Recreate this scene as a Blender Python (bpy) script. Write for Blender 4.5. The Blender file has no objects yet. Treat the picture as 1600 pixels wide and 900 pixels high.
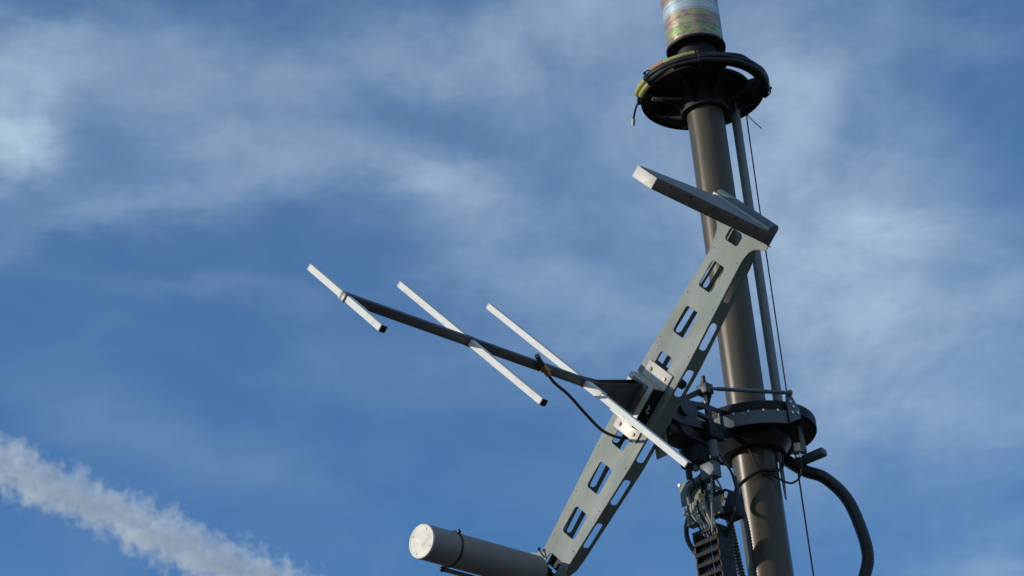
import bpy, bmesh, math, random
from math import sin, cos, pi, radians, atan2, sqrt
from mathutils import Vector, Matrix

random.seed(7)
SC = bpy.context.scene
COL = SC.collection

# ------------------------------------------------------------------ camera
PITCH, ROLL = radians(27.721), radians(-5.566)
cam_d = bpy.data.cameras.new('camera')
cam_d.sensor_width = 36.0
cam_d.lens = 4000.0 / 1600.0 * 36.0
cam_d.clip_start, cam_d.clip_end = 0.1, 20000.0
cam = bpy.data.objects.new('camera', cam_d)
COL.objects.link(cam)
_F = Vector((0, cos(PITCH), sin(PITCH)))
_U0 = Vector((0, -sin(PITCH), cos(PITCH)))
_R = cos(ROLL) * Vector((1, 0, 0)) + sin(ROLL) * _U0
_U = -sin(ROLL) * Vector((1, 0, 0)) + cos(ROLL) * _U0
cam.matrix_world = Matrix.Translation((0, 0, 1.6)) @ Matrix((_R, _U, -_F)).transposed().to_4x4()
SC.camera = cam

# ------------------------------------------------------------------ light
SUN_EL = radians(18.0)
SUN_AZ = radians(79.0)       # to the left of the direction from the mast back to the camera
SUN_DIR = Vector((-sin(SUN_AZ) * cos(SUN_EL), -cos(SUN_AZ) * cos(SUN_EL), sin(SUN_EL))).normalized()
sun_d = bpy.data.lights.new('sun', 'SUN')
sun_d.energy = 3.1
sun_d.angle = radians(0.5)
sun_d.color = (1.0, 0.945, 0.86)
sun = bpy.data.objects.new('sun', sun_d)
COL.objects.link(sun)
sun.location = (-20, -10, 20)
sun.rotation_euler = SUN_DIR.to_track_quat('Z', 'Y').to_euler()

SC.view_settings.view_transform = 'Standard'
SC.view_settings.look = 'None'
SC.view_settings.exposure = 0.0
SC.view_settings.gamma = 1.0
SC.view_settings.use_curve_mapping = False
SC.cycles.use_denoising = True
SC.cycles.volume_bounces = 14
SC.cycles.max_bounces = 16
SC.cycles.volume_max_steps = 256

# ------------------------------------------------------------------ sky (clear air plus thin high cloud, laid out by direction)
world = bpy.data.worlds.new('World')
SC.world = world
world.use_nodes = True
SKY_STRENGTH = 0.12
# each wisp: two linear forms of the cloud-layer coordinates (u, v, 1) and a density
WISPS = [(36.82, 8.18, 0.24, -3.07, 16.99, -26.71, 0.5), (27.29, 8.54, -4.1, -11.88, 20.69, -37.28, 0.62), (30.1, 6.92, 0.32, -2.57, 13.48, -22.66, 0.5), (18.95, 3.98, 0.0, -3.69, 21.08, -31.73, 0.24), (42.78, 12.95, -6.66, -5.42, 9.99, -16.71, 0.12), (5.46, 0.44, 0.17, -0.23, 12.52, -19.37, 0.31), (10.19, 1.75, -0.2, -2.73, 15.46, -23.53, 0.22), (8.38, 0.45, -0.68, -2.36, 13.25, -20.38, 0.32), (10.29, 0.1, -1.08, -1.54, 8.24, -13.54, 0.28), (8.54, 0.2, -0.84, -3.6, 20.74, -30.89, 0.26), (7.23, 1.53, -1.78, -10.3, 16.16, -28.26, 0.34), (17.04, 3.56, -5.35, -16.74, 21.98, -38.85, 0.28), (26.95, 6.54, -5.04, -14.82, 26.46, -46.16, 0.22), (10.58, 1.0, 1.87, 7.56, 34.99, -57.24, 0.24), (11.32, 1.87, -0.26, -4.41, 22.67, -39.23, 0.2), (9.02, 2.46, -4.72, -10.65, 8.55, -15.87, 0.32), (9.48, 1.74, -0.89, -14.52, 39.92, -76.35, 0.14), (17.31, 1.17, -1.29, -3.71, 18.13, -33.48, 0.12), (5.83, 3.5, -7.76, -8.08, 3.63, -4.35, 0.4), (6.47, -0.09, -2.08, -3.6, 6.13, -11.39, 0.5), (17.44, -1.03, -2.46, -1.85, 10.2, -16.12, 0.34), (6.65, -0.37, -1.6, -4.25, 9.8, -20.58, 0.34), (10.07, -1.25, -1.76, -1.96, 7.44, -18.83, 0.34), (14.43, -1.59, -2.43, -5.27, 30.28, -45.2, 0.2), (10.81, -0.42, -1.41, -0.81, 3.92, -7.37, 0.34), (6.37, 2.05, -2.36, -12.18, 9.32, -23.86, 0.14), (11.85, 0.12, -1.24, -2.16, 9.98, -19.83, 0.22), (15.98, -2.08, -2.85, -1.56, 7.32, -14.2, 0.2), (5.72, 0.97, -1.29, -7.96, 12.35, -25.79, 0.1), (6.99, -0.46, -1.01, -2.5, 10.15, -23.6, 0.16), (8.25, -0.18, -1.0, -1.61, 6.94, -14.99, 0.15)]


class NT:
    """small helper around a node tree"""
    def __init__(self, tree):
        self.t = tree
        self.n = tree.nodes
        self.l = tree.links
        self.n.clear()

    def node(self, kind, **kw):
        nd = self.n.new(kind)
        for k, v in kw.items():
            setattr(nd, k, v)
        return nd

    def put(self, sock, v):
        if v is None:
            return
        if isinstance(v, bpy.types.NodeSocket):
            self.l.new(v, sock)
        else:
            sock.default_value = v

    def math(self, op, a, b=None, c=None, clamp=False):
        nd = self.node('ShaderNodeMath', operation=op, use_clamp=clamp)
        self.put(nd.inputs[0], a)
        self.put(nd.inputs[1], b)
        self.put(nd.inputs[2], c)
        return nd.outputs[0]

    def vmath(self, op, a, b=None, scale=None):
        nd = self.node('ShaderNodeVectorMath', operation=op)
        self.put(nd.inputs[0], a)
        self.put(nd.inputs[1], b)
        if scale is not None:
            self.put(nd.inputs['Scale'], scale)
        return nd.outputs['Value'] if op in ('DOT_PRODUCT', 'LENGTH') else nd.outputs['Vector']

    def noise(self, vec, scale, detail=4.0, rough=0.55, dist=0.0, lac=2.0):
        nd = self.node('ShaderNodeTexNoise')
        self.put(nd.inputs['Vector'], vec)
        nd.inputs['Scale'].default_value = scale
        nd.inputs['Detail'].default_value = detail
        nd.inputs['Roughness'].default_value = rough
        nd.inputs['Distortion'].default_value = dist
        nd.inputs['Lacunarity'].default_value = lac
        return nd

    def ramp(self, fac, stops, interp='LINEAR'):
        nd = self.node('ShaderNodeValToRGB')
        nd.color_ramp.interpolation = interp
        el = nd.color_ramp.elements
        while len(el) < len(stops):
            el.new(0.5)
        for e, (p, c) in zip(el, stops):
            e.position = p
            e.color = c if len(c) == 4 else (*c, 1)
        self.put(nd.inputs[0], fac)
        return nd.outputs[0]

    def mix(self, fac, a, b, blend='MIX'):
        nd = self.node('ShaderNodeMix', data_type='RGBA', blend_type=blend)
        self.put(nd.inputs[0], fac)
        self.put(nd.inputs[6], a if not isinstance(a, tuple) else (*a[:3], 1))
        self.put(nd.inputs[7], b if not isinstance(b, tuple) else (*b[:3], 1))
        return nd.outputs[2]

    def maprange(self, v, a, b, c=0.0, d=1.0, smooth=False):
        nd = self.node('ShaderNodeMapRange', interpolation_type='SMOOTHSTEP' if smooth else 'LINEAR')
        self.put(nd.inputs[0], v)
        for i, x in zip((1, 2, 3, 4), (a, b, c, d)):
            nd.inputs[i].default_value = x
        return nd.outputs[0]


def build_sky():
    t = NT(world.node_tree)
    sky = t.node('ShaderNodeTexSky', sky_type='NISHITA')
    sky.sun_disc = False
    sky.sun_elevation = SUN_EL
    sky.sun_rotation = atan2(SUN_DIR.x, SUN_DIR.y)
    sky.altitude = 300
    sky.air_density = 1.0
    sky.dust_density = 0.2
    sky.ozone_density = 2.2
    tc = t.node('ShaderNodeTexCoord')
    d = t.vmath('NORMALIZE', tc.outputs['Generated'])
    sep = t.node('ShaderNodeSeparateXYZ')
    t.put(sep.inputs[0], d)
    z = t.math('MAXIMUM', sep.outputs[2], 0.06)
    cmb = t.node('ShaderNodeCombineXYZ')
    t.put(cmb.inputs[0], t.math('DIVIDE', sep.outputs[0], z))
    t.put(cmb.inputs[1], t.math('DIVIDE', sep.outputs[1], z))
    cmb.inputs[2].default_value = 1.0
    uv = cmb.outputs[0]
    # feather the edges of the wisps
    w1 = t.noise(uv, 5.0, 5.0, 0.6).outputs['Color']
    w1 = t.vmath('SUBTRACT', w1, (0.5, 0.5, 0.5))
    w2 = t.noise(uv, 17.0, 4.0, 0.6).outputs['Color']
    w2 = t.vmath('SUBTRACT', w2, (0.5, 0.5, 0.5))
    off = t.vmath('ADD', t.vmath('MULTIPLY', w1, (0.16, 0.24, 0.0)), t.vmath('MULTIPLY', w2, (0.04, 0.06, 0.0)))
    p = t.vmath('ADD', uv, off)
    acc = 0.0
    for a, b, c, a2, b2, c2, wgt in WISPS:
        q1 = t.vmath('DOT_PRODUCT', p, (a, b, c))
        q2 = t.vmath('DOT_PRODUCT', p, (a2, b2, c2))
        r2 = t.math('MULTIPLY_ADD', q1, q1, t.math('MULTIPLY', q2, q2))
        g = t.math('POWER', 0.36788, r2)
        acc = t.math('MULTIPLY_ADD', g, wgt, acc)
    # streaky fibre texture of the ice cloud
    mp = t.node('ShaderNodeMapping')
    mp.inputs['Rotation'].default_value = (0, 0, radians(-12))
    mp.inputs['Scale'].default_value = (1.0, 0.62, 1.0)
    t.put(mp.inputs['Vector'], uv)
    f1 = t.noise(mp.outputs[0], 6.0, 7.0, 0.55, 0.5).outputs['Fac']
    f2 = t.noise(mp.outputs[0], 26.0, 5.0, 0.55, 0.3).outputs['Fac']
    f3 = t.noise(uv, 75.0, 4.0, 0.6, 0.2).outputs['Fac']
    fib = t.math('MULTIPLY_ADD', f2, 0.5, t.math('MULTIPLY_ADD', f1, 1.2, t.math('MULTIPLY', f3, 0.16)))
    fib = t.maprange(fib, 0.58, 1.28, 0.42, 1.5)
    amt = t.math('MULTIPLY', t.math('MULTIPLY', acc, 0.72), fib)
    veil = t.maprange(f1, 0.38, 0.75, 0.0, 0.06)
    amt = t.math('ADD', amt, veil)
    amt = t.math('ADD', amt, 0.03)
    amt = t.math('MINIMUM', amt, 0.85)
    horizon = t.maprange(sep.outputs[2], 0.0, 0.2, 0.0, 1.0)
    amt = t.math('MULTIPLY', amt, horizon)
    # unseen bright cloud added behind and beside the camera to whiten the fill light
    back = t.maprange(sep.outputs[1], 0.55, -0.1, 0.0, 0.42, True)
    amt = t.math('MAXIMUM', amt, t.math('MULTIPLY', back, t.maprange(f1, 0.3, 0.7, 0.6, 1.2)))
    skyc = t.mix(1.0, sky.outputs[0], SKY_TINT, 'MULTIPLY')
    out = t.mix(amt, skyc, CLOUD_COL)
    # pale band added low in the sky, out of view, for neutral fill light
    low = t.maprange(sep.outputs[2], 0.0, 0.3, 0.75, 0.0, True)
    out = t.mix(low, out, (2.6, 2.75, 2.9))
    bg = t.node('ShaderNodeBackground')
    bg.inputs['Strength'].default_value = SKY_STRENGTH
    t.put(bg.inputs['Color'], out)
    o = t.node('ShaderNodeOutputWorld')
    t.l.new(bg.outputs[0], o.inputs[0])
    world.cycles.sampling_method = 'MANUAL'
    world.cycles.sample_map_resolution = 512


SKY_TINT = (0.47, 0.84, 1.16)
CLOUD_COL = (4.0, 5.15, 6.3)
build_sky()

# ------------------------------------------------------------------ frames
# mast frame: x east, y away from the camera, z up, at the mast's foot.
MAST = Matrix.Translation((0.6823, 7.1591, 0.0))
# antenna frame: x = boom direction, y = up along the slotted frame, z = up-left along the aerial elements
_B = Vector((-0.66254776, -0.74871601, -0.02132631))
_Cc = Vector((0.55787792, -0.51227151, 0.65295492))
_E = Vector((0.49980266, -0.42071634, -0.75709647))
ANT = Matrix.Translation((0.34691833, 6.78009996, 4.74420462)) @ Matrix((_B, _Cc, -_E)).transposed().to_4x4()
# radial frame: x outward from the mast under the boom, y sideways, z up
_bh = Vector((-0.66269848, -0.74888633, 0))
_h = Vector((0.74888633, -0.66269848, 0))
RAD = MAST @ Matrix((_bh, _h, Vector((0, 0, 1)))).transposed().to_4x4()


def A(b, c, e):
    return Vector((b, c, -e))


ORG = {}      # object -> (frame, origin) so that parts can be written in frame coordinates
WM = {}


def tag(o, label=None, cat=None, group=None, kind=None):
    if label: o['label'] = label
    if cat: o['category'] = cat
    if group: o['group'] = group
    if kind: o['kind'] = kind
    return o


def thing(name, label, cat, frame, origin, group=None):
    o = bpy.data.objects.new(name, None)
    o.empty_display_size = 0.05
    COL.objects.link(o)
    origin = Vector(origin)
    o.matrix_world = frame @ Matrix.Translation(origin)
    ORG[o] = (frame, origin)
    return tag(o, label, cat, group)


class MB:
    """collects shapes into one mesh, written in frame coordinates"""
    def __init__(self):
        self.bm = bmesh.new()

    def _new(self, fn):
        before = set(self.bm.verts)
        fn()
        return [v for v in self.bm.verts if v not in before]

    def box(self, c, s, rot=None, bevel=0.0, seg=2):
        c, s = Vector(c), Vector(s)
        vs = bmesh.ops.create_cube(self.bm, size=1.0)['verts']
        M = Matrix.Translation(c) @ (rot.to_4x4() if rot else Matrix.Identity(4)) @ Matrix.Diagonal((*s, 1))
        bmesh.ops.transform(self.bm, matrix=M, verts=vs)
        if bevel > 0:
            es = list({e for v in vs for e in v.link_edges})
            bmesh.ops.bevel(self.bm, geom=es, offset=bevel, segments=seg, affect='EDGES', profile=0.5)
        return self

    def bar(self, p0, p1, w, t, up=(0, 0, 1), bevel=0.0):
        p0, p1 = Vector(p0), Vector(p1)
        x = (p1 - p0).normalized()
        up = Vector(up)
        y = up.cross(x).normalized()
        z = x.cross(y)
        R = Matrix((x, y, z)).transposed()
        return self.box((p0 + p1) / 2, ((p1 - p0).length, w, t), R, bevel)

    def cyl(self, p0, p1, r0, r1=None, seg=24, cap=True):
        p0, p1 = Vector(p0), Vector(p1)
        r1 = r0 if r1 is None else r1
        x = (p1 - p0)
        L = x.length
        q = x.to_track_quat('Z', 'Y').to_matrix().to_4x4()
        M = Matrix.Translation((p0 + p1) / 2) @ q
        bmesh.ops.create_cone(self.bm, cap_ends=cap, segments=seg, radius1=r0, radius2=r1, depth=L, matrix=M)
        return self

    def sphere(self, c, r, seg=10, sc=(1, 1, 1)):
        M = Matrix.Translation(Vector(c)) @ Matrix.Diagonal((*sc, 1))
        bmesh.ops.create_uvsphere(self.bm, u_segments=seg, v_segments=max(6, seg // 2 + 2), radius=r, matrix=M)
        return self

    def lathe(self, prof, centre=(0, 0, 0), axis='z', seg=64, a0=0.0, a1=2 * pi, close=False, R=None):
        """prof: list of (radius, along); revolved round an axis through centre"""
        full = abs(a1 - a0 - 2 * pi) < 1e-6
        n = seg if full else seg + 1
        c = Vector(centre)
        rings = []
        for i in range(n):
            a = a0 + (a1 - a0) * i / seg
            ring = []
            for r, h in prof:
                v = Vector((r * cos(a), r * sin(a), h))
                if R: v = R @ v
                ring.append(self.bm.verts.new(c + v))
            rings.append(ring)
        m = len(prof)
        for i in range(seg if full else seg):
            r0, r1 = rings[i], rings[(i + 1) % n]
            for j in range(m if close else m - 1):
                k = (j + 1) % m
                try:
                    self.bm.faces.new((r0[j], r1[j], r1[k], r0[k]))
                except ValueError:
                    pass
        if not full and close:
            self.bm.faces.new(rings[0])
            self.bm.faces.new(list(reversed(rings[-1])))
        return self

    def tube(self, pts, r, seg=10, sub=8, closed=False, caps=True, rfun=None, smooth=True):
        P = [Vector(p) for p in pts]
        if smooth and len(P) > 2:
            Q = []
            n = len(P)
            rng = n if closed else n - 1
            for i in range(rng):
                if closed:
                    p0, p1, p2, p3 = P[(i - 1) % n], P[i], P[(i + 1) % n], P[(i + 2) % n]
                else:
                    p1, p2 = P[i], P[i + 1]
                    p0 = P[i - 1] if i > 0 else p1 * 2 - p2
                    p3 = P[i + 2] if i + 2 < n else p2 * 2 - p1
                for k in range(sub):
                    t = k / sub
                    Q.append(0.5 * ((2 * p1) + (p2 - p0) * t + (2 * p0 - 5 * p1 + 4 * p2 - p3) * t * t
                                    + (3 * p1 - p0 - 3 * p2 + p3) * t ** 3))
            if not closed:
                Q.append(P[-1])
            P = Q
        n = len(P)
        T = []
        for i in range(n):
            a = P[(i - 1) % n] if (closed or i > 0) else P[i]
            b = P[(i + 1) % n] if (closed or i < n - 1) else P[i]
            T.append((b - a).normalized())
        N = T[0].orthogonal().normalized()
        rings = []
        s = 0.0
        for i in range(n):
            if i > 0:
                s += (P[i] - P[i - 1]).length
            N = (N - T[i] * N.dot(T[i])).normalized()
            Bn = T[i].cross(N)
            rr = rfun(s) if rfun else (r(i / (n - 1)) if callable(r) else r)
            rings.append([self.bm.verts.new(P[i] + (N * cos(2 * pi * k / seg) + Bn * sin(2 * pi * k / seg)) * rr) for k in range(seg)])
        for i in range(n if closed else n - 1):
            r0, r1 = rings[i], rings[(i + 1) % n]
            for k in range(seg):
                self.bm.faces.new((r0[k], r0[(k + 1) % seg], r1[(k + 1) % seg], r1[k]))
        if caps and not closed:
            self.bm.faces.new(list(reversed(rings[0])))
            self.bm.faces.new(rings[-1])
        return self

    def prism(self, poly, d0, d1, fn, bevel=0.0):
        """poly of 2D points, extruded between d0 and d1; fn(x, y, d) -> Vector"""
        lo = [self.bm.verts.new(fn(x, y, d0)) for x, y in poly]
        hi = [self.bm.verts.new(fn(x, y, d1)) for x, y in poly]
        n = len(poly)
        fs = [self.bm.faces.new(lo), self.bm.faces.new(list(reversed(hi)))]
        for i in range(n):
            fs.append(self.bm.faces.new((lo[i], hi[i], hi[(i + 1) % n], lo[(i + 1) % n])))
        bmesh.ops.recalc_face_normals(self.bm, faces=fs)
        if bevel > 0:
            es = list({e for f in fs for e in f.edges})
            bmesh.ops.bevel(self.bm, geom=es, offset=bevel, segments=2, affect='EDGES', profile=0.5)
        return self

    def plate(self, outline, holes, d0, d1, fn):
        """flat sheet with holes, filled by a 2D curve; fn(x, y, d) -> Vector"""
        cu = bpy.data.curves.new('tmp', 'CURVE')
        cu.dimensions = '2D'
        cu.fill_mode = 'BOTH'
        cu.extrude = abs(d1 - d0) / 2
        for poly in [outline] + holes:
            sp = cu.splines.new('POLY')
            sp.points.add(len(poly) - 1)
            for pt, (x, y) in zip(sp.points, poly):
                pt.co = (x, y, 0, 1)
            sp.use_cyclic_u = True
        ob = bpy.data.objects.new('tmp', cu)
        COL.objects.link(ob)
        dg = bpy.context.evaluated_depsgraph_get()
        me = bpy.data.meshes.new_from_object(ob.evaluated_get(dg))
        bpy.data.objects.remove(ob)
        bpy.data.curves.remove(cu)
        mid = (d0 + d1) / 2
        before = set(self.bm.verts)
        bf = set(self.bm.faces)
        self.bm.from_mesh(me)
        bpy.data.meshes.remove(me)
        nv = [v for v in self.bm.verts if v not in before]
        for v in nv:
            v.co = fn(v.co.x, v.co.y, mid + v.co.z)
        bmesh.ops.remove_doubles(self.bm, verts=nv, dist=1e-5)
        nf = [f for f in self.bm.faces if f not in bf]
        bmesh.ops.recalc_face_normals(self.bm, faces=nf)
        return self

    def build(self, name, m, parent=None, frame=None, origin=None, sharp=32, label=None, recalc=True):
        if parent is not None:
            frame, origin = ORG[parent]
        origin = Vector(origin if origin is not None else (0, 0, 0))
        bmesh.ops.translate(self.bm, vec=-origin, verts=self.bm.verts)
        if recalc:
            bmesh.ops.recalc_face_normals(self.bm, faces=self.bm.faces)
        me = bpy.data.meshes.new(name)
        self.bm.to_mesh(me)
        self.bm.free()
        for p in me.polygons:
            p.use_smooth = True
        me.set_sharp_from_angle(angle=radians(sharp))
        me.materials.append(m)
        o = bpy.data.objects.new(name, me)
        COL.objects.link(o)
        if parent is not None:
            o.parent = parent
        else:
            o.matrix_world = frame @ Matrix.Translation(origin)
        ORG[o] = (frame, origin)
        if label: o['label'] = label
        return o


def rrect(x0, x1, y0, y1, r, n=5):
    pts = []
    for cx, cy, a in ((x1 - r, y1 - r, 0), (x0 + r, y1 - r, 90), (x0 + r, y0 + r, 180), (x1 - r, y0 + r, 270)):
        for k in range(n + 1):
            t = radians(a + 90 * k / n)
            pts.append((cx + r * cos(t), cy + r * sin(t)))
    return pts


def circ(x, y, r, n=10):
    return [(x + r * cos(2 * pi * k / n), y + r * sin(2 * pi * k / n)) for k in range(n)]


# ------------------------------------------------------------------ materials
def mat(name, col, rough=0.5, metal=0.0, var=0.12, vscale=14.0, bump=0.15, bscale=120.0, spec=0.5, dirt=None, dirt_amt=0.0,
        dscale=9.0, coat=0.0, stretch=(1, 1, 1), rvar=0.12):
    m = bpy.data.materials.new(name)
    m.use_nodes = True
    t = NT(m.node_tree)
    tc = t.node('ShaderNodeTexCoord')
    mp = t.node('ShaderNodeMapping')
    mp.inputs['Scale'].default_value = stretch
    t.put(mp.inputs['Vector'], tc.outputs['Object'])
    v = mp.outputs[0]
    n1 = t.noise(v, vscale, 6.0, 0.6).outputs['Fac']
    k = t.maprange(n1, 0.25, 0.75, 1 - var, 1 + var)
    base = t.vmath('SCALE', (col[0], col[1], col[2]), None, scale=k)
    if dirt is not None:
        n2 = t.noise(v, dscale, 8.0, 0.68, 0.3).outputs['Fac']
        f = t.maprange(n2, 0.5, 0.72, 0.0, dirt_amt, True)
        base = t.mix(f, base, dirt)
    n3 = t.noise(v, bscale, 3.0, 0.6).outputs['Fac']
    rr = t.maprange(n1, 0.2, 0.8, max(0.02, rough - rvar), min(1.0, rough + rvar))
    bs = t.node('ShaderNodeBsdfPrincipled')
    t.put(bs.inputs['Base Color'], base)
    t.put(bs.inputs['Roughness'], rr)
    bs.inputs['Metallic'].default_value = metal
    bs.inputs['Specular IOR Level'].default_value = spec
    bs.inputs['Coat Weight'].default_value = coat
    if bump > 0:
        bp = t.node('ShaderNodeBump')
        bp.inputs['Strength'].default_value = bump
        bp.inputs['Distance'].default_value = 0.0012
        t.put(bp.inputs['Height'], n3)
        t.put(bs.inputs['Normal'], bp.outputs[0])
    o = t.node('ShaderNodeOutputMaterial')
    t.l.new(bs.outputs[0], o.inputs[0])
    return m


M_FRAME = mat('grey_green_paint', (0.19, 0.215, 0.185), 0.55, var=0.1, spec=0.35, dirt=(0.13, 0.125, 0.10), dirt_amt=0.4, dscale=16, stretch=(1, 0.45, 1))
M_DARK = mat('dark_blue_grey_paint', (0.026, 0.029, 0.033), 0.5, var=0.15, dirt=(0.09, 0.085, 0.075), dirt_amt=0.4)
M_BAND = mat('slate_paint', (0.105, 0.135, 0.15), 0.5, var=0.12, dirt=(0.2, 0.2, 0.18), dirt_amt=0.3)
M_MAST = mat('olive_mast_paint', (0.092, 0.076, 0.050), 0.34, metal=0.1, var=0.2, vscale=9, bump=0.05, stretch=(2.5, 2.5, 0.2),
             dirt=(0.045, 0.04, 0.03), dirt_amt=0.75, dscale=8, spec=0.28, rvar=0.2)
M_BLACKP = mat('black_paint', (0.016, 0.0155, 0.0155), 0.55, spec=0.25, var=0.2, dirt=(0.05, 0.048, 0.045), dirt_amt=0.4)
M_POLE = mat('pole_paint', (0.19, 0.205, 0.205), 0.45, var=0.08, stretch=(1, 1, 0.2))
M_WHITE = mat('white_element_paint', (0.72, 0.71, 0.66), 0.55, var=0.06, vscale=20, dirt=(0.50, 0.46, 0.38), dirt_amt=0.55, dscale=30, spec=0.2)
M_CAPW = mat('cream_end_plate', (0.61, 0.565, 0.47), 0.5, var=0.08, vscale=35, dirt=(0.42, 0.34, 0.24), dirt_amt=0.6, dscale=34)
M_BOOM = mat('anodised_boom', (0.11, 0.115, 0.125), 0.42, metal=0.3, var=0.1, stretch=(0.3, 1, 1))
M_BRACKET = mat('brushed_steel', (0.46, 0.43, 0.37), 0.48, metal=0.35, var=0.08, vscale=30, stretch=(1, 1, 0.15), dirt=(0.42, 0.39, 0.33), dirt_amt=0.4)
M_GUSSET = mat('dark_steel', (0.14, 0.135, 0.13), 0.42, metal=0.5, var=0.3, vscale=30, dirt=(0.06, 0.055, 0.05), dirt_amt=0.7, dscale=25)
M_TUBE = mat('grey_radome_plastic', (0.25, 0.232, 0.212), 0.55, var=0.13, vscale=9, dirt=(0.17, 0.14, 0.115), dirt_amt=0.6, dscale=7)
M_PANEL = mat('bronze_panel', (0.20, 0.165, 0.135), 0.42, metal=0.2, var=0.15, dirt=(0.12, 0.10, 0.08), dirt_amt=0.5)
M_PANELT = mat('skylit_top_gasket_grey', (0.22, 0.22, 0.225), 0.5, var=0.1)  # grey of skylight on the panel top; the gasket shares it
M_RUBBER = mat('black_rubber', (0.012, 0.012, 0.014), 0.42, var=0.2, bump=0.1)
M_YELLOW = mat('yellow_green_sleeve', (0.38, 0.36, 0.12), 0.5, var=0.2, dirt=(0.3, 0.26, 0.12), dirt_amt=0.5, dscale=40)
M_ORANGE = mat('orange_tape', (0.42, 0.17, 0.07), 0.55, var=0.2)
M_BRASS = mat('brass', (0.42, 0.27, 0.10), 0.35, metal=0.9, var=0.15)
M_SILVER = mat('zinc_screw', (0.72, 0.71, 0.68), 0.3, metal=0.85, var=0.1)
M_SCREWD = mat('dark_screw', (0.06, 0.055, 0.05), 0.4, metal=0.6)
M_CABLEG = mat('grey_cable', (0.34, 0.33, 0.27), 0.5, var=0.1)
M_SENSOR = mat('ivory_sensor', (0.62, 0.60, 0.46), 0.5, var=0.08)
M_RUNG = mat('chain_plastic', (0.036, 0.035, 0.030), 0.8, var=0.15, spec=0.2)
M_SPIRAL = mat('glossy_spiral_wrap', (0.02, 0.02, 0.022), 0.2, var=0.1, bump=0.0, coat=1.0, spec=0.8)


def tape_material():
    """iridescent zinc tape wound round the top drum in overlapping turns"""
    m = bpy.data.materials.new('iridescent_wrapped_tape')
    m.use_nodes = True
    t = NT(m.node_tree)
    tc = t.node('ShaderNodeTexCoord')
    v = tc.outputs['Object']
    sep = t.node('ShaderNodeSeparateXYZ')
    t.put(sep.inputs[0], v)
    wob = t.noise(v, 9.0, 3.0).outputs['Fac']
    ang = t.math('ARCTAN2', sep.outputs[1], sep.outputs[0])
    hgt = t.math('MULTIPLY_ADD', ang, 0.0025, sep.outputs[2])
    hgt = t.math('MULTIPLY_ADD', wob, 0.006, hgt)
    bandf = t.math('DIVIDE', hgt, 0.031)
    idx = t.math('FLOOR', bandf)
    fr = t.math('FRACT', bandf)
    wn = t.node('ShaderNodeTexWhiteNoise', noise_dimensions='1D')
    t.put(wn.inputs['W'], idx)
    mp = t.node('ShaderNodeMapping')
    mp.inputs['Scale'].default_value = (1.0, 1.0, 1.8)
    t.put(mp.inputs['Vector'], v)
    sh = t.node('ShaderNodeCombineXYZ')
    t.put(sh.inputs[0], t.math('MULTIPLY', idx, 0.37))
    nv = t.vmath('ADD', mp.outputs[0], sh.outputs[0])
    n = t.noise(nv, 17.0, 6.0, 0.66, 0.6).outputs['Fac']
    n = t.math('MULTIPLY_ADD', t.math('SUBTRACT', n, 0.5), 1.5, 0.5)
    f = t.math('ADD', n, t.math('MULTIPLY_ADD', wn.outputs['Value'], 0.24, -0.12))
    col = t.ramp(f, [(0.28, (0.20, 0.36, 0.12)), (0.40, (0.36, 0.40, 0.15)), (0.50, (0.46, 0.43, 0.25)), (0.58, (0.44, 0.30, 0.20)),
                     (0.72, (0.40, 0.22, 0.20))])
    # one bare silver turn
    up = t.maprange(hgt, 0.118, 0.122, 0.0, 1.0)
    dn = t.maprange(hgt, 0.166, 0.17, 1.0, 0.0)
    col = t.mix(t.math('MULTIPLY', up, dn), col, (0.55, 0.62, 0.62))
    seam = t.math('LESS_THAN', fr, 0.07)
    col = t.mix(t.math('MULTIPLY', seam, 0.75), col, (0.10, 0.10, 0.07))
    grime = t.noise(v, 55.0, 6.0, 0.7).outputs['Fac']
    low = t.maprange(sep.outputs[2], 0.03, 0.085, 1.0, 0.0)
    g = t.math('MULTIPLY', t.maprange(grime, 0.5, 0.62, 0.0, 0.8), low)
    col = t.mix(g, col, (0.10, 0.09, 0.05))
    bs = t.node('ShaderNodeBsdfPrincipled')
    t.put(bs.inputs['Base Color'], col)
    bs.inputs['Metallic'].default_value = 0.35
    bs.inputs['Roughness'].default_value = 0.3
    bp = t.node('ShaderNodeBump')
    bp.inputs['Strength'].default_value = 0.5
    bp.inputs['Distance'].default_value = 0.002
    t.put(bp.inputs['Height'], t.math('ADD', grime, seam))
    t.put(bs.inputs['Normal'], bp.outputs[0])
    o = t.node('ShaderNodeOutputMaterial')
    t.l.new(bs.outputs[0], o.inputs[0])
    return m


M_TAPE = tape_material()


def ground_material():
    m = bpy.data.materials.new('dry_gravel')
    m.use_nodes = True
    t = NT(m.node_tree)
    tc = t.node('ShaderNodeTexCoord')
    v = tc.outputs['Object']
    n1 = t.noise(v, 0.4, 8.0, 0.6).outputs['Fac']
    n2 = t.noise(v, 60.0, 4.0, 0.7).outputs['Fac']
    k = t.math('MULTIPLY_ADD', n2, 0.5, t.math('MULTIPLY', n1, 0.5))
    col = t.ramp(k, [(0.3, (0.045, 0.040, 0.033)), (0.7, (0.085, 0.075, 0.06))])
    bs = t.node('ShaderNodeBsdfPrincipled')
    t.put(bs.inputs['Base Color'], col)
    bs.inputs['Roughness'].default_value = 0.85
    o = t.node('ShaderNodeOutputMaterial')
    t.l.new(bs.outputs[0], o.inputs[0])
    return m


# ------------------------------------------------------------------ ground
g = MB()
vs = [g.bm.verts.new((x, y, 0)) for x, y in ((-4000, -4000), (4000, -4000), (4000, 4000), (-4000, 4000))]
g.bm.faces.new(vs)
gr = g.build('ground', ground_material(), None, Matrix.Identity(4), (0, 0, 0))
tag(gr, kind='structure')

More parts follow.
